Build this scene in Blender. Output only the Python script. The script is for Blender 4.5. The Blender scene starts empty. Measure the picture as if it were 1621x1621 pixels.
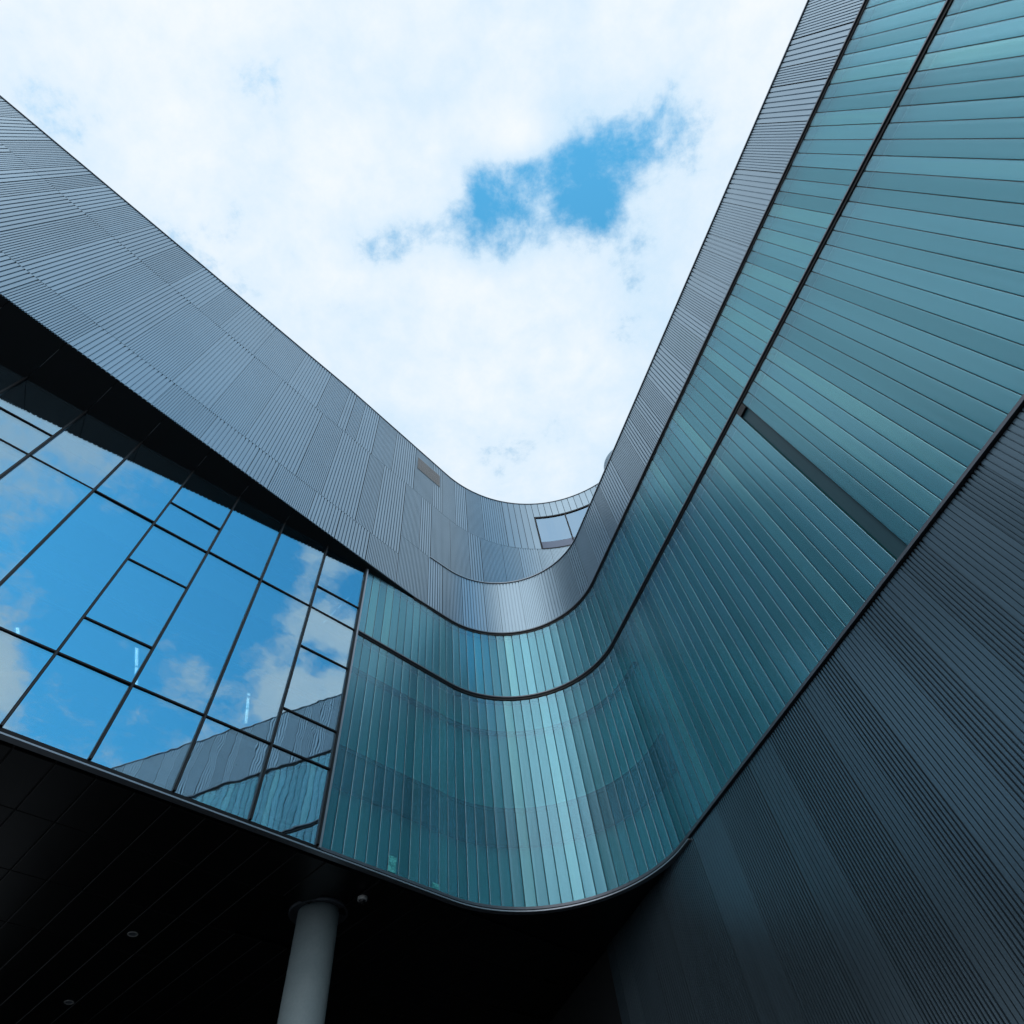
import bpy, math, random
from mathutils import Vector, Matrix

random.seed(7)
scene = bpy.context.scene
col = scene.collection
R = math.radians

# ------------------------------------------------------------------ camera
S = 6.75                      # metres: soffit height above the eye
ZC = 1.6                      # eye height above the paving
FPX, ZENX, ZENY, CX, CY, WPX = 950.263, 699.479, 224.987, 810.5, 810.5, 1621.0
up = Vector((ZENX - CX, ZENY - CY, FPX)).normalized()
fw = Vector((0, 0, 1))
yv = (fw - up * fw.dot(up)).normalized()
xv = yv.cross(up)
Rw = Matrix((xv, yv, up))     # rows: world axes seen from the camera
cam_d = bpy.data.cameras.new('camera')
cam = bpy.data.objects.new('camera', cam_d)
col.objects.link(cam)
cam_d.sensor_width = 36.0
cam_d.lens = 36.0 * FPX / WPX
cam_d.clip_start = 0.1
cam_d.clip_end = 3000
m = Matrix(((Rw[0][0], -Rw[0][1], -Rw[0][2]), (Rw[1][0], -Rw[1][1], -Rw[1][2]), (Rw[2][0], -Rw[2][1], -Rw[2][2])))
cam.matrix_world = Matrix.Translation((0, 0, ZC)) @ m.to_4x4()
scene.camera = cam

# ------------------------------------------------------------------ sky, sun, exposure
SUN_EL, SUN_AZ = R(44), R(186)          # azimuth from +Y towards +X
world = bpy.data.worlds.new('World')
scene.world = world
world.use_nodes = True
nt = world.node_tree
nt.nodes.clear()


class N:
    """tiny node helper"""
    def __init__(self, tree):
        self.t = tree

    def new(self, typ, **kw):
        n = self.t.nodes.new(typ)
        for k, v in kw.items():
            if k.startswith('_'):
                setattr(n, k[1:], v)
        return n

    def put(self, sock, v):
        if hasattr(v, 'is_output') or isinstance(v, bpy.types.NodeSocket):
            self.t.links.new(v, sock)
        else:
            sock.default_value = v

    def math(self, op, a, b=0.0, c=0.0, clamp=False):
        n = self.t.nodes.new('ShaderNodeMath')
        n.operation = op
        n.use_clamp = clamp
        for i, v in enumerate((a, b, c)):
            self.put(n.inputs[i], v)
        return n.outputs[0]

    def mix(self, f, a, b):
        n = self.t.nodes.new('ShaderNodeMix')
        n.data_type = 'RGBA'
        self.put(n.inputs[0], f)
        self.put(n.inputs[6], a)
        self.put(n.inputs[7], b)
        return n.outputs[2]

    def noise(self, vec, scale, detail=6, rough=0.55, dist=0.0):
        n = self.t.nodes.new('ShaderNodeTexNoise')
        self.t.links.new(vec, n.inputs['Vector'])
        n.inputs['Scale'].default_value = scale
        n.inputs['Detail'].default_value = detail
        n.inputs['Roughness'].default_value = rough
        n.inputs['Distortion'].default_value = dist
        return n.outputs['Fac']

    def smooth(self, v, a, b, lo=0.0, hi=1.0):
        n = self.t.nodes.new('ShaderNodeMapRange')
        n.interpolation_type = 'SMOOTHSTEP'
        self.put(n.inputs[0], v)
        n.inputs[1].default_value = a
        n.inputs[2].default_value = b
        n.inputs[3].default_value = lo
        n.inputs[4].default_value = hi
        return n.outputs[0]


w = N(nt)
tc = nt.nodes.new('ShaderNodeTexCoord')
sep = nt.nodes.new('ShaderNodeSeparateXYZ')
nt.links.new(tc.outputs['Generated'], sep.inputs[0])
zc = w.math('MAXIMUM', sep.outputs[2], 0.12)
px = w.math('DIVIDE', sep.outputs[0], zc)
py = w.math('DIVIDE', sep.outputs[1], zc)
comb = nt.nodes.new('ShaderNodeCombineXYZ')
nt.links.new(px, comb.inputs[0])
nt.links.new(py, comb.inputs[1])
comb.inputs[2].default_value = 3.7
P = comb.outputs[0]
n_big = w.noise(P, 2.3, 9, 0.6, 0.25)
n_fine = w.noise(P, 9.0, 12, 0.66, 0.15)
n_cov = w.noise(P, 0.8, 4, 0.5, 0.0)


def hole(cx, cy, rx, ry, ang, amt):
    """an opening in the cloud deck (position on the cloud plane)"""
    c, s = math.cos(ang), math.sin(ang)
    dx = w.math('SUBTRACT', px, cx)
    dy = w.math('SUBTRACT', py, cy)
    u = w.math('MULTIPLY_ADD', dx, c / rx, w.math('MULTIPLY', dy, s / rx))
    v = w.math('MULTIPLY_ADD', dx, -s / ry, w.math('MULTIPLY', dy, c / ry))
    d = w.math('SQRT', w.math('ADD', w.math('MULTIPLY', u, u), w.math('MULTIPLY', v, v)))
    return w.smooth(d, 0.0, 1.6, amt, 0.0)


dens = w.math('ADD', w.math('MULTIPLY', n_big, 0.75), w.math('MULTIPLY_ADD', w.noise(P, 26.0, 8, 0.6, 0.1), 0.22, w.math('MULTIPLY', n_fine, 0.84)))
dens = w.math('MULTIPLY_ADD', n_cov, 0.35, dens)
for h in ((0.165, 0.075, 0.24, 0.085, R(-14), 0.48), (0.05, 0.05, 0.06, 0.05, 0.0, 0.22), (0.235, 0.16, 0.09, 0.06, R(50), 0.34),
          (0.31, 0.06, 0.07, 0.07, 0.0, 0.16), (0.115, 0.012, 0.05, 0.025, 0.0, -0.30), (-0.23, -0.11, 0.05, 0.05, 0.0, 0.20), (-0.10, 0.12, 0.07, 0.035, 0.0, 0.24),
          (0.95, -0.66, 0.72, 0.30, R(-12), 0.60), (0.74, -0.36, 0.20, 0.16, 0.0, 0.50), (1.0, -0.40, 0.14, 0.08, 0.0, 0.30), (0.80, -0.10, 0.09, 0.08, 0.0, 0.50), (1.02, -0.20, 0.05, 0.08, 0.0, 0.34), (1.08, -0.90, 0.20, 0.10, R(-20), -0.55), (1.06, -0.47, 0.06, 0.05, R(30), -0.24), (0.36, -0.62, 0.25, 0.2, 0.0, -0.30),
          (-1.5, 1.1, 0.6, 0.4, R(30), 0.45)):
    dens = w.math('SUBTRACT', dens, hole(*h))
mask = w.smooth(dens, 0.63, 0.94)
sky = nt.nodes.new('ShaderNodeTexSky')
sky.sky_type = 'NISHITA'
sky.sun_disc = False
sky.sun_elevation = SUN_EL
sky.sun_rotation = SUN_AZ
sky.air_density = 1.4
sky.dust_density = 0.6
sky.ozone_density = 1.0
bg_sky = nt.nodes.new('ShaderNodeBackground')
tint = nt.nodes.new('ShaderNodeVectorMath')
tint.operation = 'MULTIPLY'
nt.links.new(sky.outputs[0], tint.inputs[0])
tint.inputs[1].default_value = (0.52, 1.55, 1.66)
nt.links.new(tint.outputs[0], bg_sky.inputs[0])
bg_sky.inputs[1].default_value = 0.15
shade = w.smooth(w.math('ADD', w.math('MULTIPLY', w.noise(P, 1.7, 7, 0.55, 0.2), 0.6), w.math('MULTIPLY', dens, 0.36)), 0.44, 0.94)
ccol = w.mix(shade, (0.58, 0.78, 0.96, 1), (1.0, 1.0, 1.0, 1))
bg_cloud = nt.nodes.new('ShaderNodeBackground')
nt.links.new(ccol, bg_cloud.inputs[0])
bg_cloud.inputs[1].default_value = 1.03
mixw = nt.nodes.new('ShaderNodeMixShader')
nt.links.new(mask, mixw.inputs[0])
nt.links.new(bg_sky.outputs[0], mixw.inputs[1])
nt.links.new(bg_cloud.outputs[0], mixw.inputs[2])
wout = nt.nodes.new('ShaderNodeOutputWorld')
nt.links.new(mixw.outputs[0], wout.inputs[0])

sun_d = bpy.data.lights.new('sun', 'SUN')
sun_d.energy = 0.5
sun_d.angle = R(45)
sun_d.color = (1.0, 0.985, 0.96)
sun = bpy.data.objects.new('sun', sun_d)
col.objects.link(sun)
sdir = Vector((math.sin(SUN_AZ) * math.cos(SUN_EL), math.cos(SUN_AZ) * math.cos(SUN_EL), math.sin(SUN_EL)))
sun.rotation_euler = sdir.to_track_quat('Z', 'Y').to_euler()
sun.location = sdir * 80

vs = scene.view_settings
vs.view_transform = 'Standard'
vs.look = 'None'
vs.exposure = 0.0
vs.gamma = 1.0
vs.use_curve_mapping = False
scene.cycles.max_bounces = 7
scene.cycles.transparent_max_bounces = 24
scene.cycles.caustics_reflective = False
scene.cycles.caustics_refractive = False
scene.cycles.use_denoising = True


# ------------------------------------------------------------------ materials
def mat(name):
    mt = bpy.data.materials.new(name)
    mt.use_nodes = True
    t = mt.node_tree
    b = t.nodes['Principled BSDF']
    return mt, t, b, N(t), t.nodes['Material Output']


def streaked(name, base, metallic, rough, var=0.16, streak=0.10, scale=(9, 9, 0.35), rvar=0.08, spec=0.5):
    """sheet metal or paint: every panel its own tone, faint rain streaks"""
    mt, t, b, n, out = mat(name)
    oi = t.nodes.new('ShaderNodeObjectInfo')
    geo = t.nodes.new('ShaderNodeNewGeometry')
    mp = t.nodes.new('ShaderNodeMapping')
    t.links.new(geo.outputs['Position'], mp.inputs[0])
    mp.inputs['Scale'].default_value = scale
    s = n.noise(mp.outputs[0], 1.0, 6, 0.6)
    s2 = n.noise(geo.outputs['Position'], 0.7, 4, 0.5)
    k = n.math('MULTIPLY_ADD', oi.outputs['Random'], var, 1.0 - var / 2)
    k = n.math('MULTIPLY', k, n.math('MULTIPLY_ADD', s, streak * 2, 1.0 - streak))
    k = n.math('MULTIPLY', k, n.math('MULTIPLY_ADD', s2, streak, 1.0 - streak / 2))
    vm = t.nodes.new('ShaderNodeVectorMath')
    vm.operation = 'SCALE'
    vm.inputs[0].default_value = base
    t.links.new(k, vm.inputs['Scale'])
    t.links.new(vm.outputs[0], b.inputs['Base Color'])
    b.inputs['Metallic'].default_value = metallic
    t.links.new(n.math('MULTIPLY_ADD', s, rvar * 2, rough - rvar), b.inputs['Roughness'])
    b.inputs['Specular IOR Level'].default_value = spec
    return mt


M = {}
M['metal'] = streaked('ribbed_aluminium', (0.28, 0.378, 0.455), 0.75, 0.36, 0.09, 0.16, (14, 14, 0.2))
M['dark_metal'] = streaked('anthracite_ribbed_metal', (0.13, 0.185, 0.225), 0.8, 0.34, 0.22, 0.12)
M['backing'] = streaked('black_membrane', (0.012, 0.014, 0.017), 0.0, 0.8, 0, 0.1)
M['rail'] = streaked('anodised_rail', (0.14, 0.155, 0.18), 0.6, 0.42, 0.1, 0.10)
M['trim'] = streaked('pale_aluminium_trim', (0.34, 0.375, 0.42), 0.6, 0.38, 0.08, 0.08)
M['plain_black'] = streaked('plain_black_finish', (0.008, 0.009, 0.011), 0.0, 0.55, 0, 0.1)
M['frame'] = streaked('dark_mullion_aluminium', (0.007, 0.008, 0.010), 0.0, 0.5, 0.1, 0.1, spec=0.25)
M['spandrel'] = streaked('blue_grey_spandrel', (0.10, 0.14, 0.22), 0.3, 0.3, 0.05, 0.08)
M['slot'] = streaked('dark_slot_lining', (0.045, 0.115, 0.145), 0.0, 0.45, 0, 0.2, spec=0.2)
M['vent'] = streaked('vent_slat_metal', (0.25, 0.235, 0.225), 0.7, 0.4, 0.1, 0.1)
M['seal'] = streaked('dark_teal_seal', (0.006, 0.030, 0.034), 0.0, 0.4, 0, 0.1, spec=0.3)
M['cap'] = streaked('mullion_cap_aluminium', (0.03, 0.033, 0.037), 0.4, 0.45, 0.1, 0.1)
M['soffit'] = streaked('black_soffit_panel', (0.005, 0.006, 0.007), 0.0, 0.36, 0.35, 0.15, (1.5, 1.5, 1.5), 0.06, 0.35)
M['eave'] = streaked('dark_eave_panel', (0.007, 0.010, 0.013), 0.0, 0.5, 0.2, 0.1, (1.5, 1.5, 1.5))
M['insul'] = streaked('teal_insulation_board', (0.055, 0.33, 0.31), 0.0, 0.75, 0.1, 0.14, (3.0, 3.0, 0.12))
M['slab_edge'] = streaked('slab_edge_steel', (0.006, 0.022, 0.026), 0.0, 0.7, 0.1, 0.1)
M['int_wall'] = streaked('interior_plaster', (0.16, 0.22, 0.27), 0.0, 0.8, 0, 0.08)
M['int_ceiling'] = streaked('interior_ceiling', (0.30, 0.34, 0.38), 0.0, 0.8, 0, 0.06)
M['int_floor'] = streaked('interior_floor', (0.12, 0.12, 0.12), 0.0, 0.5, 0, 0.1)
M['roofing'] = streaked('grey_roof_membrane', (0.20, 0.21, 0.22), 0.0, 0.8, 0, 0.15, (1, 1, 1))
M['white_plastic'] = streaked('white_plastic', (0.85, 0.85, 0.83), 0.0, 0.4, 0, 0.04)
M['black_plastic'] = streaked('black_dome_plastic', (0.01, 0.01, 0.012), 0.0, 0.08, 0, 0.02)


def concrete():
    mt, t, b, n, out = mat('painted_concrete')
    geo = t.nodes.new('ShaderNodeNewGeometry')
    a = n.noise(geo.outputs['Position'], 1.3, 7, 0.6)
    c = n.noise(geo.outputs['Position'], 22, 4, 0.6)
    k = n.math('ADD', n.math('MULTIPLY', a, 0.7), n.math('MULTIPLY', c, 0.3))
    t.links.new(n.mix(n.smooth(k, 0.3, 0.7), (0.29, 0.37, 0.395, 1), (0.38, 0.46, 0.48, 1)), b.inputs['Base Color'])
    b.inputs['Roughness'].default_value = 0.62
    bp = t.nodes.new('ShaderNodeBump')
    bp.inputs['Strength'].default_value = 0.15
    bp.inputs['Distance'].default_value = 0.01
    t.links.new(c, bp.inputs['Height'])
    t.links.new(bp.outputs[0], b.inputs['Normal'])
    return mt


M['concrete'] = concrete()


def paving():
    mt, t, b, n, out = mat('granite_paving')
    geo = t.nodes.new('ShaderNodeNewGeometry')
    br = t.nodes.new('ShaderNodeTexBrick')
    t.links.new(geo.outputs['Position'], br.inputs['Vector'])
    br.inputs['Scale'].default_value = 1.0
    br.inputs['Brick Width'].default_value = 0.9
    br.inputs['Row Height'].default_value = 0.45
    br.inputs['Mortar Size'].default_value = 0.006
    br.inputs['Color1'].default_value = (0.05, 0.052, 0.056, 1)
    br.inputs['Color2'].default_value = (0.065, 0.067, 0.07, 1)
    br.inputs['Mortar'].default_value = (0.03, 0.03, 0.03, 1)
    t.links.new(br.outputs['Color'], b.inputs['Base Color'])
    b.inputs['Roughness'].default_value = 0.7
    return mt


M['paving'] = paving()


def channel_glass():
    """rolled U-profile glass: teal body, satin outer face, part see-through"""
    mt, t, b, n, out = mat('teal_channel_glass')
    oi = t.nodes.new('ShaderNodeObjectInfo')
    geo = t.nodes.new('ShaderNodeNewGeometry')
    tcn = t.nodes.new('ShaderNodeTexCoord')
    mp = t.nodes.new('ShaderNodeMapping')
    t.links.new(geo.outputs['Position'], mp.inputs[0])
    mp.inputs['Scale'].default_value = (14, 14, 0.25)
    s = n.noise(mp.outputs[0], 1.0, 6, 0.6)
    k = n.math('MULTIPLY_ADD', oi.outputs['Random'], 0.36, 0.82)
    k = n.math('MULTIPLY', k, n.math('MULTIPLY_ADD', s, 0.24, 0.88))
    vm = t.nodes.new('ShaderNodeVectorMath')
    vm.operation = 'SCALE'
    vm.inputs[0].default_value = (0.45, 0.76, 0.93)
    t.links.new(k, vm.inputs['Scale'])
    t.links.new(vm.outputs[0], b.inputs['Base Color'])
    b.inputs['Roughness'].default_value = 0.27
    b.inputs['Metallic'].default_value = 0.85
    b.inputs['IOR'].default_value = 1.5
    bp = t.nodes.new('ShaderNodeBump')
    bp.inputs['Strength'].default_value = 0.10
    bp.inputs['Distance'].default_value = 0.02
    mp2 = t.nodes.new('ShaderNodeMapping')
    t.links.new(geo.outputs['Position'], mp2.inputs[0])
    mp2.inputs['Scale'].default_value = (6, 6, 1.2)
    t.links.new(n.noise(mp2.outputs[0], 1.0, 3, 0.5), bp.inputs['Height'])
    t.links.new(bp.outputs[0], b.inputs['Normal'])
    tr = t.nodes.new('ShaderNodeBsdfTransparent')
    tr.inputs[0].default_value = (0.58, 0.90, 0.92, 1)
    mx = t.nodes.new('ShaderNodeMixShader')
    mx.inputs[0].default_value = 0.23
    t.links.new(tr.outputs[0], mx.inputs[1])
    t.links.new(b.outputs[0], mx.inputs[2])
    t.links.new(mx.outputs[0], out.inputs[0])
    return mt


M['channel'] = channel_glass()


def coated_glass(name, tint, refl, see, warp):
    """solar-control glass: coloured mirror coating over clear glass, slight roller waves"""
    mt, t, b, n, out = mat(name)
    t.nodes.remove(b)
    geo = t.nodes.new('ShaderNodeNewGeometry')
    bp = t.nodes.new('ShaderNodeBump')
    bp.inputs['Strength'].default_value = 1.0
    bp.inputs['Distance'].default_value = warp
    t.links.new(n.noise(geo.outputs['Position'], 1.5, 2, 0.4), bp.inputs['Height'])
    gl = t.nodes.new('ShaderNodeBsdfGlossy')
    gl.inputs['Roughness'].default_value = 0.0
    gl.inputs['Color'].default_value = tint
    t.links.new(bp.outputs[0], gl.inputs['Normal'])
    tr = t.nodes.new('ShaderNodeBsdfTransparent')
    tr.inputs[0].default_value = see
    mx = t.nodes.new('ShaderNodeMixShader')
    mx.inputs[0].default_value = refl
    t.links.new(tr.outputs[0], mx.inputs[1])
    t.links.new(gl.outputs[0], mx.inputs[2])
    t.links.new(mx.outputs[0], out.inputs[0])
    return mt


M['window_pane'] = coated_glass('grey_window_glass', (0.20, 0.30, 0.40, 1), 0.72, (0.5, 0.6, 0.7, 1), 0.001)
M['pane'] = coated_glass('blue_solar_glass', (0.50, 0.70, 0.82, 1), 0.56, (0.62, 0.80, 0.88, 1), 0.0022)


def emit(name, c, s):
    mt, t, b, n, out = mat(name)
    b.inputs['Base Color'].default_value = (0.8, 0.8, 0.8, 1)
    b.inputs['Emission Color'].default_value = c
    b.inputs['Emission Strength'].default_value = s
    return mt


M['tube'] = emit('fluorescent_tube', (0.85, 1.0, 0.95, 1), 2.6)


def sticker():
    mt, t, b, n, out = mat('etched_glass_label')
    tcn = t.nodes.new('ShaderNodeTexCoord')
    k = n.smooth(n.noise(tcn.outputs['Object'], 16, 3, 0.5, 1.5), 0.47, 0.53)
    t.links.new(n.mix(k, (0.15, 0.72, 0.72, 1), (0.05, 0.36, 0.40, 1)), b.inputs['Base Color'])
    b.inputs['Roughness'].default_value = 0.4
    return mt


M['sticker'] = sticker()

# ------------------------------------------------------------------ object helpers
WLOC = {}


def reg(o, parent, loc, rz=0.0):
    """link o with its world position loc under parent (parents are never rotated)"""
    col.objects.link(o)
    loc = Vector(loc)
    WLOC[o.name] = loc
    if parent is not None:
        o.parent = parent
        o.location = loc - WLOC[parent.name]
    else:
        o.location = loc
    o.rotation_euler = (0, 0, rz)
    return o


def mesh(name, verts, faces):
    me = bpy.data.meshes.new(name)
    me.from_pydata([tuple(v) for v in verts], [], faces)
    me.update()
    return me


def obj(name, me, mt, parent=None, loc=(0, 0, 0), rz=0.0):
    if mt is not None and not me.materials:
        me.materials.append(mt)
    return reg(bpy.data.objects.new(name, me), parent, loc, rz)


def empty(name, loc, label=None, cat=None, group=None, parent=None):
    o = bpy.data.objects.new(name, None)
    o.empty_display_size = 0.3
    reg(o, parent, loc)
    return tag(o, label, cat, group)


def tag(o, label=None, cat=None, group=None, kind=None):
    for k, v in (('label', label), ('category', cat), ('group', group), ('kind', kind)):
        if v:
            o[k] = v
    return o


class MB:
    def __init__(self):
        self.v, self.f = [], []

    def poly(self, pts):
        i = len(self.v)
        self.v += [tuple(p) for p in pts]
        self.f.append(tuple(range(i, i + len(pts))))

    def hexa(self, c):
        """8 corners: bottom ring 0-3, top ring 4-7"""
        i = len(self.v)
        self.v += [tuple(p) for p in c]
        for q in ((0, 3, 2, 1), (4, 5, 6, 7), (0, 1, 5, 4), (1, 2, 6, 5), (2, 3, 7, 6), (3, 0, 4, 7)):
            self.f.append(tuple(i + k for k in q))

    def box(self, x0, x1, y0, y1, z0, z1):
        self.hexa([(x0, y0, z0), (x1, y0, z0), (x1, y1, z0), (x0, y1, z0), (x0, y0, z1), (x1, y0, z1), (x1, y1, z1), (x0, y1, z1)])

    def lathe(self, prof, n=32):
        """prof: (r, z) from one end to the other, smooth ring surface"""
        i = len(self.v)
        for r, z in prof:
            for k in range(n):
                a = 2 * math.pi * k / n
                self.v.append((r * math.cos(a), r * math.sin(a), z))
        for j in range(len(prof) - 1):
            for k in range(n):
                self.f.append((i + j * n + k, i + j * n + (k + 1) % n, i + (j + 1) * n + (k + 1) % n, i + (j + 1) * n + k))

    def mesh(self, name, smooth=False):
        me = mesh(name, self.v, self.f)
        if smooth:
            me.polygons.foreach_set('use_smooth', [True] * len(me.polygons))
        return me


# ------------------------------------------------------------------ plan geometry (metres, eye at x=y=0)
class Path:
    """straight run, circular bend, straight run; s = 0 where the bend begins; positive off = into the building"""
    def __init__(self, cx, cy, rad, a0, a1):
        self.c = Vector((cx, cy))
        self.r, self.a0, self.a1 = rad, a0, a1
        self.la = rad * (a0 - a1)

    def frame(self, s):
        if s <= 0:
            a, e = self.a0, s
        elif s >= self.la:
            a, e = self.a1, s - self.la
        else:
            a, e = self.a0 - s / self.r, 0.0
        n = Vector((math.cos(a), math.sin(a)))
        t = Vector((n.y, -n.x))
        return self.c + n * self.r + t * e, n, t

    def p(self, s, off, z):
        q, n, t = self.frame(s)
        if self.flare and s < -2.4:          # the upper wall swings out and dips slightly towards its far end
            e = -2.4 - s
            if z > 22.6 and s < -6:
                z -= 0.08 * (-6 - s) * min(1.0, (z - 22.6) / 3.5)      # roof line falls towards the far end
            q = q - n * (0.0285 * e) - t * (0.0029 * e * (s + 10.0))
            z = z * (1 - 0.0029 * e)
        q = q + n * off
        return (q.x, q.y, z + ZC)

    flare = False

    def samples(self, s0, s1, step=0.25):
        out = [s0]
        if self.flare and s0 < -2.4:
            e = min(s1, -2.4)
            k = max(1, int((e - s0) / 0.6))
            out += [s0 + (e - s0) * (i + 1) / k for i in range(k)]
        a, b = max(s0, 0.0), min(s1, self.la)
        if b > a:
            k = max(2, int((b - a) / step))
            out += [a + (b - a) * i / k for i in range(k + 1) if a + (b - a) * i / k > out[-1] + 1e-6]
        if s1 > out[-1] + 1e-6:
            out.append(s1)
        return out


GL = Path(-0.06233199 * S, 1.74836089 * S, 0.44367106 * S, 2.5008299, 0.46455219)     # channel glass
MT = Path(0.313 * S, 1.56 * S, 0.87 * S, math.atan2(0.5388, -0.8424), R(40))           # upper metal storey
MT.flare = True
Z1, Z2, Z3, Z4, Z7, Z6, Z5 = 6.75, 12.80, 15.67, 18.50, 17.27, 22.38, 26.38
U_END = GL.la + 25.0          # right wing runs on past the frame
U_CW = -3.41                  # where channel glass meets the curtain wall
V_JOINT = -2.40
_q0, _n0, _t0 = MT.frame(0)
_g0, _gn, _gt = GL.frame(0)
V_CROSS = -(_q0 - _g0).dot(_gn) / _t0.dot(_gn)          # where the upper wall passes behind the glass line
U_CROSS = (_q0 + _t0 * V_CROSS - _g0).dot(_gt)
print('cross', U_CROSS, V_CROSS)
V_START = -30.0
V_END = MT.la + 3.0


def sweep(name, path, s0, s1, prof, mt, parent, step=0.2, closed=True):
    ss = path.samples(s0, s1, step)
    v, f = [], []
    k = len(prof)
    for s in ss:
        for off, z in prof:
            v.append(path.p(s, off, z))
    for i in range(len(ss) - 1):
        for j in range(k if closed else k - 1):
            a, b = i * k + j, i * k + (j + 1) % k
            f.append((a, b, b + k, a + k))
    if closed:
        f.append(tuple(range(k)))
        f.append(tuple((len(ss) - 1) * k + j for j in reversed(range(k))))
    return obj(name, mesh(name, v, f), mt, parent)


def rect(o0, o1, z0, z1):
    return [(o0, z0), (o0, z1), (o1, z1), (o1, z0)]


FINE = (0.064, 0.0195, 0.026)      # pitch, groove width, groove depth
WIDE = (0.118, 0.029, 0.034)
FLAT = (0.27, 0.012, 0.012)


def rib_panel(path, s0, s1, z0, z1, kind, mt, parent):
    pitch, g, d = kind
    n = max(1, round((s1 - s0) / pitch))
    p = (s1 - s0) / n
    prof = []
    for i in range(n):
        a = s0 + i * p
        prof += [(a + 0.003, 0.0), (a + p - g, 0.0), (a + p - g + 0.005, d), (a + p - 0.002, d)]
    v, f = [], []
    for s, o in prof:
        v.append(path.p(s, o, z0))
        v.append(path.p(s, o, z1))
    for i in range(len(prof) - 1):
        f.append((2 * i, 2 * i + 2, 2 * i + 3, 2 * i + 1))
    # folded lips close the sheet at top and bottom
    for i in range(0, len(prof) - 1, 4):
        for zz, k in ((z0, 0), (z1, 1)):
            j = len(v)
            v.append(path.p(prof[i][0], 0.022, zz))
            v.append(path.p(prof[i + 1][0], 0.022, zz))
            f.append((2 * i + k, 2 * (i + 1) + k, j + 1, j))
    return obj('cladding_panel', mesh('cladding_panel', v, f), mt, parent)


def rib_row(path, cuts, z0, z1, kinds, mt, parent, gap=0.006):
    for i in range(len(cuts) - 1):
        rib_panel(path, cuts[i] + 0.002, cuts[i + 1] - 0.002, z0 + gap, z1 - gap, kinds[i % len(kinds)], mt, parent)


def random_cuts(a, b, lo, hi, rnd, fixed=()):
    cuts = [a]
    while cuts[-1] < b - hi:
        cuts.append(cuts[-1] + rnd.uniform(lo, hi))
    cuts.append(b)
    return cuts


# ------------------------------------------------------------------ ground
g = MB()
g.poly([(-600, -600, 0), (600, -600, 0), (600, 600, 0), (-600, 600, 0)])
tag(obj('plaza_paving', g.mesh('plaza_paving'), M['paving']), 'grey granite paving of the courtyard', 'paving', kind='structure')

# ------------------------------------------------------------------ the building
B = empty('building', (-2.0, 16.0, 0.0), 'curving building with ribbed metal cladding and teal channel glass wrapped round a courtyard', 'building')

# --- channel glass: two bands, each of upright U-shaped channels
PITCH = 0.27422
NCH = int((U_END - U_CW) / PITCH)


def channel_mesh(z0, z1):
    wdt, dep, th = PITCH - 0.013, 0.055, 0.007
    h = wdt / 2
    prof = [(-h, dep), (-h, 0.008), (-h + 0.008, 0.0025), (-h * 0.55, 0.0006), (h * 0.55, 0.0006), (h - 0.008, 0.0025), (h, 0.008), (h, dep), (h - th, dep), (h - th, 0.018), (-h + th, 0.018), (-h + th, dep)]
    v, f = [], []
    for x, y in prof:
        v += [(x, y, 0), (x, y, z1 - z0)]
    k = len(prof)
    for i in range(k):
        j = (i + 1) % k
        f.append((2 * i, 2 * j, 2 * j + 1, 2 * i + 1))
    return mesh('glass_channel', v, f)


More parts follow.
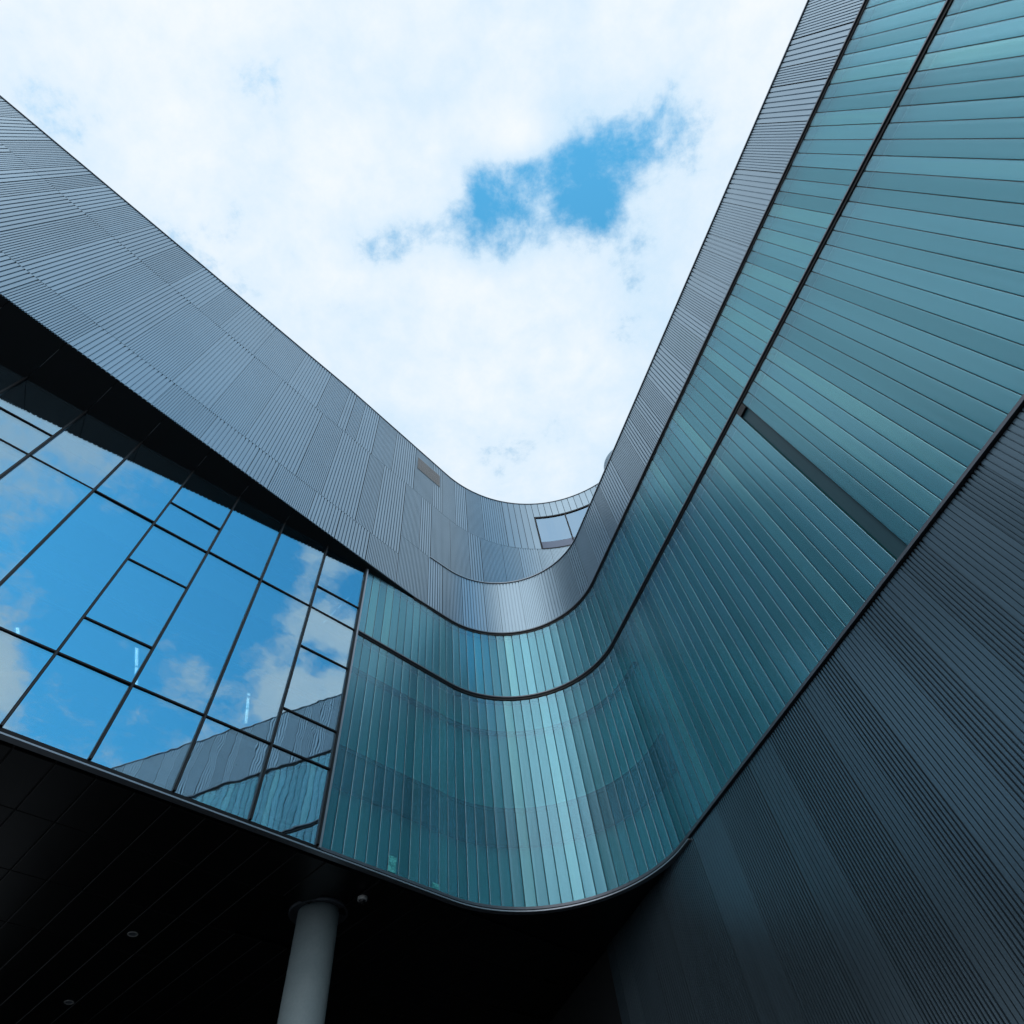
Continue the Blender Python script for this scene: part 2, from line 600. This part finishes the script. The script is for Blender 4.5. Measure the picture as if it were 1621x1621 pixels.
rnd = random.Random(3)
for bi, (z0, z1, lab) in enumerate(((Z1 + 0.03, Z2 - 0.13, 'tall lower band of teal channel glass sweeping round the corner'),
                                     (Z2 + 0.05, Z3 - 0.10, 'shorter upper band of teal channel glass under the ribbed parapet'))):
    band = sweep('channel_glass_band', GL, U_CW + 0.05, U_END, rect(0.24, 0.30, z0 - 0.02, z1 + 0.02), M['insul'], B)
    tag(band, lab)
    me = channel_mesh(z0, z1)
    me.materials.append(M['channel'])
    sl = MB()
    sl.box(-0.006, 0.006, 0.016, 0.03, 0, z1 - z0)
    slm = sl.mesh('seal')
    slm.materials.append(M['seal'])
    for k in range(1, NCH):
        q, n, t = GL.frame(U_CW + 0.03 + k * PITCH)
        reg(bpy.data.objects.new('seal', slm), band, (q.x, q.y, z0 + ZC), math.atan2(-n.x, n.y))
    for k in range(NCH):
        if bi == 0 and k == 62:
            continue                                   # the missing channel: dark slot
        s = U_CW + 0.03 + (k + 0.5) * PITCH
        q, n, t = GL.frame(s)
        q = q + n * (0.006 * rnd.random())
        ang = math.atan2(-n.x, n.y) + rnd.uniform(-0.006, 0.006)
        o = bpy.data.objects.new('glass_channel', me)
        reg(o, band, (q.x, q.y, z0 + ZC), ang)
    if bi == 0:
        for za, zb in ((8.24, 8.32), (9.13, 9.22), (11.54, 11.62)):
            sweep('slab_angle', GL, U_CW + 0.05, GL.la + 0.4, rect(0.10, 0.235, za, zb), M['slab_edge'], band)
        sweep('slab_edge', GL, U_CW + 0.05, GL.la + 0.4, rect(0.14, 0.232, 8.325, 9.125), M['slab_edge'], band)
        sk = U_CW + 0.03 + 62.5 * PITCH
        sweep('slot_lining', GL, sk - PITCH / 2 + 0.012, sk + PITCH / 2 - 0.012, rect(0.055, 0.065, z0, z1), M['slot'], band)
        sweep('slot_block', GL, sk - PITCH / 2 + 0.012, sk + PITCH / 2 - 0.012, rect(-0.005, 0.054, z1 - 0.22, z1), M['plain_black'], band)
        for s, zz, hw, hh in ((-1.63, 6.97, 0.10, 0.16), (-0.46, 6.86, 0.09, 0.055)):
            q, n, t = GL.frame(s)
            q = q - n * 0.004
            lb = MB()
            lb.box(-hw, hw, -0.002, 0.002, -hh, hh)
            o = obj('etched_label', lb.mesh('etched_label'), M['sticker'], band, (q.x, q.y, zz + ZC), math.atan2(-n.x, n.y))

# rails that run along the bands
sweep('sill_rail', GL, U_CW, U_END, [(-0.03, Z1 - 0.03), (-0.03, Z1 + 0.025), (0.14, Z1 + 0.02), (0.14, Z1 - 0.03)], M['rail'], B)
tag(sweep('sill_trim', GL, -13.6, GL.la + 0.25, [(-0.04, Z1 - 0.082), (-0.04, Z1 - 0.056), (0.10, Z1 - 0.056), (0.10, Z1 - 0.082)], M['trim'], B), 'pale aluminium edge trim along the black soffit')
for zr, h in ((Z2, 0.0), (Z3, 0.0)):
    s0 = U_CW if zr == Z2 else U_CROSS - 0.6
    rail = sweep('ledge_rail', GL, s0, U_END, [(-0.045, zr - 0.020), (-0.045, zr + 0.020), (0.10, zr + 0.026), (0.10, zr - 0.020)], M['rail'], B)
    sweep('shadow_gap_strip', GL, s0, U_END, rect(-0.012, 0.22, zr - 0.095, zr - 0.022), M['plain_black'], rail)  # solid black strip stands in for the shadow gap under the rail

# --- ribbed parapet band of the right wing
par = sweep('ribbed_parapet', GL, U_CROSS, U_END, rect(0.05, 0.32, Z3 + 0.05, Z4 - 0.01), M['backing'], B)
tag(par, 'low ribbed metal parapet band above the teal glass')
rnd = random.Random(21)
cuts = [U_CROSS, -0.25, 0.65, 1.55]
while cuts[-1] < U_END - 1.3:
    cuts.append(cuts[-1] + rnd.choice((0.42, 0.55, 0.62, 0.85, 1.1)))
cuts.append(U_END)
kinds = [WIDE, FINE]
rib_row(GL, cuts, Z3 + 0.05, Z4 - 0.02, kinds, M['metal'], par)
sweep('coping', GL, U_CROSS + 0.05, U_END, rect(-0.03, 0.36, Z4 - 0.012, Z4 + 0.02), M['trim'], par)

# --- upper metal storey with its overhanging left wall
wall = sweep('ribbed_metal_wall', MT, V_START, V_CROSS, rect(0.045, 0.30, Z3 + 0.015, Z5 - 0.05), M['backing'], B)
tag(wall, 'tall ribbed blue grey metal wall rising above the curtain wall')
up_b = sweep('wall_membrane', MT, V_CROSS, V_END, rect(0.045, 0.30, Z4 - 0.4, Z5 - 0.05), M['backing'], wall)
rnd = random.Random(5)


def cuts_with(first, a, b, lo, hi):
    c = [a]
    while c[-1] < first[0] - hi:
        c.append(c[-1] + rnd.uniform(lo, hi))
    c += list(first)
    while c[-1] < b - hi:
        c.append(c[-1] + rnd.uniform(lo, hi))
    c.append(b)
    return c


WIN0, WIN1, WINZ0, WINZ1 = 4.80, 8.05, Z6 - 0.03, 25.10
rowC = cuts_with((-19.62, -18.77, -17.79, -17.42, -17.0, -16.13, -15.22, -14.24, -13.2, -12.1, -11.3, -9.9, -8.4, -7.07, -6.05, -5.66, -5.14, -4.3, -3.23, -2.0), V_START, WIN0 - 1.55, 0.5, 1.2)
rib_row(MT, rowC, Z6, Z5, [FINE, WIDE], M['metal'], wall)
rowB = cuts_with((-17.79, -17.42, -17.01, -16.09, -15.23, -14.2, -13.3, -12.4, -11.0, -9.81, -8.6, -6.75, -5.76, -4.35), V_START, V_JOINT, 0.6, 1.3)
rib_row(MT, rowB, Z7, Z6, [WIDE, FINE], M['metal'], wall)
rowB2 = cuts_with((V_JOINT + 0.9,), V_JOINT, V_END, 0.45, 1.1)
rib_row(MT, rowB2, Z4 - 0.02, Z6, [FINE, WIDE, FINE], M['metal'], wall)
rowA = cuts_with((-15.6, -14.7, -13.1, -12.0, -10.9), V_START, V_JOINT, 0.7, 1.6)
rib_row(MT, rowA, Z3, Z7, [WIDE, WIDE, FINE], M['metal'], wall)
rib_row(MT, [V_JOINT, V_CROSS], Z3, Z4 - 0.02, [FINE], M['metal'], wall)
# plain boards round the window
bs = [WIN0 - 1.55 + i * 0.31 for i in range(6)]
for i in range(5):
    rib_panel(MT, bs[i] + 0.002, bs[i + 1] - 0.012, Z6 + 0.006, Z5 - 0.006, FLAT, M['metal'], wall)
k = int((V_END - WIN0) / 0.31)
for i in range(k):
    a = WIN0 + (V_END - WIN0) * i / k
    e = WIN0 + (V_END - WIN0) * (i + 1) / k
    rib_panel(MT, a + 0.002, e - 0.012, (WINZ1 + 0.05) if e < WIN1 + 0.1 else Z6 + 0.006, Z5 - 0.006, FLAT, M['metal'], wall)
sweep('roof_coping', MT, V_START, V_END, rect(-0.025, 0.32, Z5 - 0.002, Z5 + 0.035), M['rail'], wall)
# ventilation grille
vg = sweep('vent_grille', MT, -1.88, -0.46, rect(-0.012, -0.004, 24.50, 25.62), M['metal'], wall)
for i in range(14):
    zz = 24.52 + i * 0.078
    sweep('louvre', MT, -1.87, -0.47, [(-0.019, zz), (-0.019, zz + 0.05), (-0.013, zz + 0.06), (-0.013, zz - 0.005)], M['vent'], vg)

# window in the bend
win = empty('window', MT.p(WIN0, 0, WINZ0), parent=B)
tag(win, 'two light window in the upper metal storey')
wm = (WIN0 + 6.33) / 2
lights = [(WIN0 + 0.06, 6.31), (6.37, WIN1 - 0.06)]
for a, e in lights:
    sweep('pane', MT, a, e, rect(0.03, 0.042, WINZ0 + 0.62, WINZ1 - 0.06), M['window_pane'], win, 0.2)
    sweep('sill_panel', MT, a, e, rect(0.02, 0.036, WINZ0 + 0.06, WINZ0 + 0.60), M['spandrel'], win, 0.2)
for a, e in ((WIN0, WIN0 + 0.06), (6.31, 6.37), (WIN1 - 0.06, WIN1)):
    sweep('frame', MT, a, e, rect(-0.02, 0.045, WINZ0, WINZ1), M['frame'], win)
for za, zb in ((WINZ0 + 0.002, WINZ0 + 0.06), (WINZ1 - 0.06, WINZ1 - 0.002)):
    for a, e in lights:
        sweep('frame', MT, a + 0.001, e - 0.001, rect(-0.012, 0.044, za, zb), M['frame'], win)

# roofs and terrace
rf = sweep('roof', MT, V_START, V_END, rect(0.302, 9.0, Z5 - 0.35, Z5 - 0.15), M['roofing'], B)
sweep('terrace', GL, U_CROSS + 0.2, U_END, rect(0.33, 9.0, Z4 - 0.9, Z4 - 0.6), M['roofing'], B)

# rounded rooftop enclosure that just shows over the right parapet
dr = MB()
q, n, t = GL.frame(GL.la + 0.9)
drum_c = Vector((0.1905 * 0, 0))
ZD = 24.0
dx, dy = 0.1975 * ZD, 0.5600 * ZD
ndir = Vector((dx, dy)).normalized()
prp = Vector((ndir.y, -ndir.x))
RD = 1.1
cxy = Vector((0.1872 * ZD, 0.5700 * ZD)) + Vector((1.02, 0.0)) * RD
prof = []
nn = 110
for k2 in range(nn):
    a = 2 * math.pi * k2 / nn
    for da, rr in ((0.0, RD), (0.6, RD), (0.62, RD - 0.025), (0.98, RD - 0.025)):
        aa = a + da * 2 * math.pi / nn
        prof.append((rr * math.cos(aa), rr * math.sin(aa)))
vv = []
for x, y in prof:
    vv += [(x, y, Z4 - 0.6), (x, y, ZD)]
kk = len(prof)
ff = [(2 * i, 2 * ((i + 1) % kk), 2 * ((i + 1) % kk) + 1, 2 * i + 1) for i in range(kk)]
ff.append(tuple(2 * i + 1 for i in range(kk)))
encl = obj('roof_enclosure', mesh('roof_enclosure', vv, ff), M['metal'], B, (cxy.x, cxy.y, ZC))
tag(encl, 'rounded ribbed roof enclosure peeping over the parapet')

# --- eave: sloping dark underside between curtain wall head and metal wall
def skew(t, z):
    """levels of the curtain wall rise a little towards the corner"""
    pts = ((6.75, 0.0), (8.37, 0.014), (12.60, 0.037), (15.25, 0.090), (16.0, 0.095))
    for (za, ka), (zb, kb) in zip(pts, pts[1:]):
        if z <= zb:
            kf = ka + (kb - ka) * max(0.0, (z - za) / (zb - za))
            break
    return z + kf * (t + 7.7)


MUL = [-3.43, -4.86, -6.31, -7.73, -9.06, -10.43, -11.77, -13.10, -14.45, -15.80, -17.15, -18.50]
ZTOP = 15.18
ldir = Vector((0.59780707, 0.80164001))


def CW(t, off, z):
    return GL.p(t, off, z)


eave = empty('eave', CW(-7.7, 0, ZTOP), parent=B)
tag(eave, 'dark sloping eave panels under the metal wall')
wl = Vector((MT.frame(0)[0].x, MT.frame(0)[0].y))
md = Vector((0.5388, 0.8424))
ed = [-2.05] + MUL[1:]
for i in range(len(MUL) - 1):
    t0 = MUL[i] if i else -1.75
    t1 = MUL[i + 1]
    v = []
    for tt in (t0 - 0.006, t1 + 0.006):
        q = Vector(CW(tt, 0, 0)[:2])
        s = (q - wl).dot(md)
        a = Vector(CW(tt, 0.06, min(skew(tt, ZTOP), Z3 - 0.06)))
        b = Vector(MT.p(s, 0.032, Z3 - 0.004))
        v += [a, b, b + Vector((0, 0, 0.03)), a + Vector((0, 0, 0.03))]
    mb = MB()
    mb.hexa([v[0], v[4], v[5], v[1], v[3], v[7], v[6], v[2]])
    obj('eave_panel', mb.mesh('eave_panel'), M['eave'], eave)

# --- curtain wall
cw = sweep('curtain_wall', GL, MUL[-1], MUL[0], rect(-0.02, 0.12, Z1 - 0.04, Z1 + 0.02), M['frame'], B)
tag(cw, 'blue reflecting curtain wall of large panes in dark frames')


def cw_bar(name, t0, t1, z0, z1, o0, o1, zt0=None, zt1=None, mt='frame'):
    mb = MB()
    c = []
    for z in (z0, z1):
        for tt, oo in ((t0, o0), (t1, o0), (t1, o1), (t0, o1)):
            c.append(CW(tt, oo, skew(tt, z)))
    mb.hexa(c)
    return obj(name, mb.mesh(name), M[mt], cw)


for t in MUL:
    mu = cw_bar('mullion', t - 0.026, t + 0.026, Z1 + 0.03, ZTOP + 0.1, -0.055, 0.16)
    cw_bar('mullion_cap', t - 0.012, t + 0.012, Z1 + 0.032, ZTOP + 0.09, -0.066, -0.0555, mt='cap')
tz = {}
for i in range(len(MUL) - 1):
    lv = [8.37, 12.60]
    if i == 0:
        lv = [8.36, 9.30, 11.19, 12.60, 13.45]
    if i == 3:
        lv = [8.37, 9.30, 11.17, 12.55, 13.57]
    if i == 6:
        lv = [8.37, 12.60, 13.62]
    if i == 8:
        lv = [8.37, 10.4, 12.60]
    tz[i] = lv
rnd = random.Random(11)
for i in range(len(MUL) - 1):
    t1, t0 = MUL[i], MUL[i + 1]
    lv = tz[i]
    for z in lv:
        cw_bar('transom', t0 + 0.0265, t1 - 0.0265, z - 0.017, z + 0.017, -0.028, 0.14)
    edges = [Z1 + 0.03] + lv + [ZTOP + 0.08]
    for j in range(len(edges) - 1):
        za = edges[j] + (0.029 if j else 0.001)
        zb = edges[j + 1] - (0.029 if j < len(edges) - 2 else 0.001)
        ta, tb = t0 + 0.027, t1 - 0.027
        jt = [rnd.uniform(-0.0038, 0.0038) for _ in range(3)]
        o0 = 0.0
        mb = MB()
        c = []
        wdt, hgt = tb - ta, zb - za
        for z, kz in ((za, -0.5), (zb, 0.5)):
            for tt, kt in ((ta, -0.5), (tb, 0.5)):
                c.append((tt, o0 + jt[0] * kt * wdt * 2 + jt[1] * kz * hgt * 2, z))
        cc = [CW(*(c[0][:2]), skew(c[0][0], c[0][2])), CW(*(c[1][:2]), skew(c[1][0], c[1][2])),
              CW(c[1][0], c[1][1] + 0.022, skew(c[1][0], c[1][2])), CW(c[0][0], c[0][1] + 0.022, skew(c[0][0], c[0][2])),
              CW(*(c[2][:2]), skew(c[2][0], c[2][2])), CW(*(c[3][:2]), skew(c[3][0], c[3][2])),
              CW(c[3][0], c[3][1] + 0.022, skew(c[3][0], c[3][2])), CW(c[2][0], c[2][1] + 0.022, skew(c[2][0], c[2][2]))]
        mb.hexa(cc)
        obj('pane', mb.mesh('pane'), M['pane'], cw)
    # head strip hidden behind the eave
cw_bar('corner_trim', MUL[0] + 0.027, MUL[0] + 0.075, Z1 - 0.02, ZTOP + 0.1, -0.06, 0.25, mt='trim')

# rooms behind the curtain wall
room = empty('interior', CW(-10, 3, Z1), parent=B)
for z0, z1, mt in ((Z1 + 0.05, Z1 + 0.30, 'int_floor'), (12.42, 12.78, 'int_ceiling'), (15.75, 15.95, 'int_ceiling')):
    sweep('floor_slab', GL, -26, -3.1, rect(0.32, 9.0, z0, z1), M[mt], room)
sweep('back_wall', GL, -26, -3.1, rect(9.001, 9.2, Z1 + 0.05, 15.95), M['int_wall'], room)
sweep('side_wall', GL, -3.09, -2.95, rect(0.36, 9.2, Z1 + 0.05, 15.7), M['int_wall'], room)
for z in (7.35, 10.9, 13.9):
    sweep('handrail', GL, -26, -3.12, rect(0.55, 0.60, z, z + 0.05), M['trim'], room)
sweep('lit_edge_band', GL, -26, -3.12, rect(0.30, 0.315, 11.80, 12.55), M['white_plastic'], room)  # white band stands in for the lit edge of the ceiling
for z, dpt in ((14.2, 0.40), (13.2, 0.9), (10.35, 0.35), (10.22, 0.36), (9.55, 0.35)):
    sweep('blind_rail', GL, -26, -3.12, rect(dpt, dpt + 0.03, z, z + 0.035), M['white_plastic'], room)
for k3 in range(9):
    sweep('ceiling_baffle', GL, -26, -3.12, rect(0.9 + k3 * 0.85, 1.0 + k3 * 0.85, 12.20, 12.40), M['int_ceiling'], room)

# --- soffit over the undercroft
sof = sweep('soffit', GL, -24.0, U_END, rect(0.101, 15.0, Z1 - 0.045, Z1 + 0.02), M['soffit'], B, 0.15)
tag(sof, 'black panelled soffit over the undercroft')
nl = Vector((-0.80164001, 0.59780707))
nr = Vector((0.89402229, 0.44802249))
OL, ORR = 1.53882137 * S, 1.17124988 * S
PL, PN = 0.63, 1.77
mb = MB()
a, b2, ch = PL / 2 - 0.011, PN / 2 - 0.008, 0.009
lo, hi = -0.052, -0.006
c8 = [(-a, -b2), (a, -b2), (a, b2), (-a, b2)]
v = [(x, y, hi) for x, y in c8] + [(x, y, lo + ch) for x, y in c8] + [(x * (1 - ch / a), y * (1 - ch / b2), lo) for x, y in c8]
f = []
for ring in (0, 4):
    for i in range(4):
        j = (i + 1) % 4
        f.append((ring + i, ring + j, ring + 4 + j, ring + 4 + i))
f.append((8, 9, 10, 11))
spm = mesh('soffit_panel', v, [tuple(reversed(q)) for q in f])
spm.materials.append(M['soffit'])
N0 = OL + 0.17                      # first row is cut short at the facade
r_ = (12.03 - N0) / PN
spm2 = mesh('soffit_panel', [(x, y * r_, z) for x, y, z in v], [tuple(reversed(q)) for q in f])
spm2.materials.append(M['soffit'])
COLC = Vector((-5.55, 13.05))
cnt = 0
arc_c, arc_r = GL.c, GL.r
for i in range(-10, 26):
    for j in range(-3, 6):
        l = 2.99 + (i + 0.5) * PL
        nn_ = 15.57 + (j + 0.5) * PN
        hn = PN / 2
        if j == -3:
            hn = (12.03 - N0) / 2
            nn_ = N0 + hn
        ok = True
        far = False
        for dl in (-PL / 2, PL / 2):
            for dn in (-hn, hn):
                p = ldir * (l + dl) + nl * (nn_ + dn)
                inside_left = p.dot(nl) - OL
                inside_right = p.dot(nr) - ORR
                rel = p - arc_c
                d_arc = rel.length - arc_r
                if rel.dot(ldir) < 0:
                    d = inside_left
                else:
                    d = d_arc
                if d < 0.16 or inside_right > -0.12:
                    ok = False
                if p.length > 26:
                    far = True
        c = ldir * l + nl * nn_
        if abs((c - COLC).dot(ldir)) < 0.68 + PL / 2 and abs((c - COLC).dot(nl)) < 0.68 + PN / 2:
            if (c - COLC).length < 1.05:
                ok = False
        if ok and not far:
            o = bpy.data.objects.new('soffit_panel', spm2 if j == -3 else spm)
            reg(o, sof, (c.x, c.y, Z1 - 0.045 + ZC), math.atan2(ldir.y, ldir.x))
            cnt += 1
print('soffit panels', cnt)

# --- dark ribbed wall of the right wing, below the glass
T0 = GL.la
dk0, dk1 = T0 - 11.0, T0 + 24.0


class Straight:
    def __init__(self, inset):
        self.i = inset

    def p(self, s, off, z):
        q = GL.c + nr * GL.r + Vector((nr.y, -nr.x)) * (s - T0) + nr * (self.i + off)
        return (q.x, q.y, z + ZC)

    def samples(self, a, b, step=0):
        return [a, b]


DW = Straight(0.025)
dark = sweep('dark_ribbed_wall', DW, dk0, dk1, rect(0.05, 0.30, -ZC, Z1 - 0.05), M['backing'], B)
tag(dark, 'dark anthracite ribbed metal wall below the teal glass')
edges = [(-4.45, FINE), (-4.07, WIDE), (-3.4, FINE), (-2.42, WIDE), (-1.39, FINE), (0.34, WIDE), (1.40, FINE), (2.72, WIDE), (3.50, FINE),  # cladding stops here; bare black backing beyond stands in for the soffit's shade
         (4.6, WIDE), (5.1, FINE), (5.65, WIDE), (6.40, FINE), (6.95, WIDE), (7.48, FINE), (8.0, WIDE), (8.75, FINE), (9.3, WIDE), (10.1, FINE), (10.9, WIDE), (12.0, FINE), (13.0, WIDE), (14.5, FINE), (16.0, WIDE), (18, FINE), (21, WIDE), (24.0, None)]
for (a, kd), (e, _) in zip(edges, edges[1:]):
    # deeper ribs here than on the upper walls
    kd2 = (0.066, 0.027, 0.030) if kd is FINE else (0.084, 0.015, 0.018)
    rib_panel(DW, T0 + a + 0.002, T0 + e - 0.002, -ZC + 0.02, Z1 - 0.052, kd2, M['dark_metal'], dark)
# unseen black wall added far back to keep light out of the undercroft
bw = sweep('undercroft_light_block', GL, -6.0, GL.la + 4, rect(14.0, 14.3, -ZC, Z1 - 0.1), M['backing'], B, 0.5)

# ------------------------------------------------------------------ column, camera, lamps
cl = empty('column', (COLC.x, COLC.y, 0), 'round pale concrete column rising into the black soffit', 'column')
mb = MB()
mb.lathe([(0.43, 0), (0.43, 0.02), (0.42, 0.03), (0.42, Z1 + ZC - 0.06)], 48)
obj('shaft', mb.mesh('shaft', True), M['concrete'], cl, (COLC.x, COLC.y, 0))
mb = MB()
zt = Z1 + ZC - 0.048
mb.lathe([(0.425, zt - 0.01), (0.44, zt - 0.012), (0.57, zt - 0.055), (0.60, zt - 0.055), (0.61, zt - 0.04), (0.61, zt)], 48)
obj('collar', mb.mesh('collar', True), M['rail'], cl, (COLC.x, COLC.y, 0))

zs = Z1 + ZC - 0.097
sc_ = empty('security_camera', (-4.51, 12.71, zs), 'small white dome security camera hanging from the black soffit near the column', 'camera')
mb = MB()
mb.lathe([(0.0, 0.0), (0.095, 0.0), (0.10, -0.01), (0.10, -0.06), (0.092, -0.072), (0.07, -0.075)], 28)
obj('housing', mb.mesh('housing', True), M['white_plastic'], sc_, (-4.51, 12.71, zs))
mb = MB()
mb.lathe([(0.075, -0.073), (0.072, -0.10), (0.055, -0.13), (0.03, -0.146), (0.0, -0.15)], 28)
obj('dome', mb.mesh('dome', True), M['black_plastic'], sc_, (-4.51, 12.71, zs))

for (x, y), lab in (((-9.21, 12.46), 'round recessed downlight in the black soffit nearer the column'), ((-11.81, 14.74), 'round recessed downlight in the black soffit at the lower left corner')):
    d = empty('downlight', (x, y, zs), lab, 'downlight', 'downlights in the black soffit')
    mb = MB()
    mb.lathe([(0.075, 0.0), (0.078, -0.012), (0.10, -0.014), (0.105, -0.006), (0.105, 0.0)], 28)
    obj('bezel', mb.mesh('bezel', True), M['white_plastic'], d, (x, y, zs))
    mb = MB()
    mb.lathe([(0.0, -0.004), (0.074, -0.004)], 28)
    obj('lens', mb.mesh('lens'), M['trim'], d, (x, y, zs))

# strip lights inside, seen through the curtain wall
for (x0, y0, x1, y1), lab in (((-12.40, 8.22, -12.62, 8.68), 'short lit strip light behind the glass at the left edge'),
                              ((-9.96, 9.30, -10.83, 11.0), 'longest lit strip light behind the glass, second from the left edge'),
                              ((-8.07, 11.81, -8.62, 12.98), 'lit strip light behind the glass, third from the left edge')):
    zl = 12.17 + ZC
    cx_, cy_ = (x0 + x1) / 2, (y0 + y1) / 2
    ang = math.atan2(y1 - y0, x1 - x0)
    ln = math.hypot(x1 - x0, y1 - y0)
    e = empty('strip_light', (cx_, cy_, zl), lab, 'strip light', 'strip lights inside the building')
    mb = MB()
    mb.box(-ln / 2, ln / 2, -0.05, 0.05, -0.005, 0.05)
    obj('housing', mb.mesh('housing'), M['white_plastic'], e, (cx_, cy_, zl), ang)
    mb = MB()
    for u0, u1 in ((-ln / 2 + 0.03, -0.03), (0.03, ln / 2 - 0.03)):
        mb.box(u0, u1, -0.026, -0.012, -0.03, -0.006)
        mb.box(u0, u1, 0.012, 0.026, -0.03, -0.006)
    obj('tube', mb.mesh('tube'), M['tube'], e, (cx_, cy_, zl), ang)
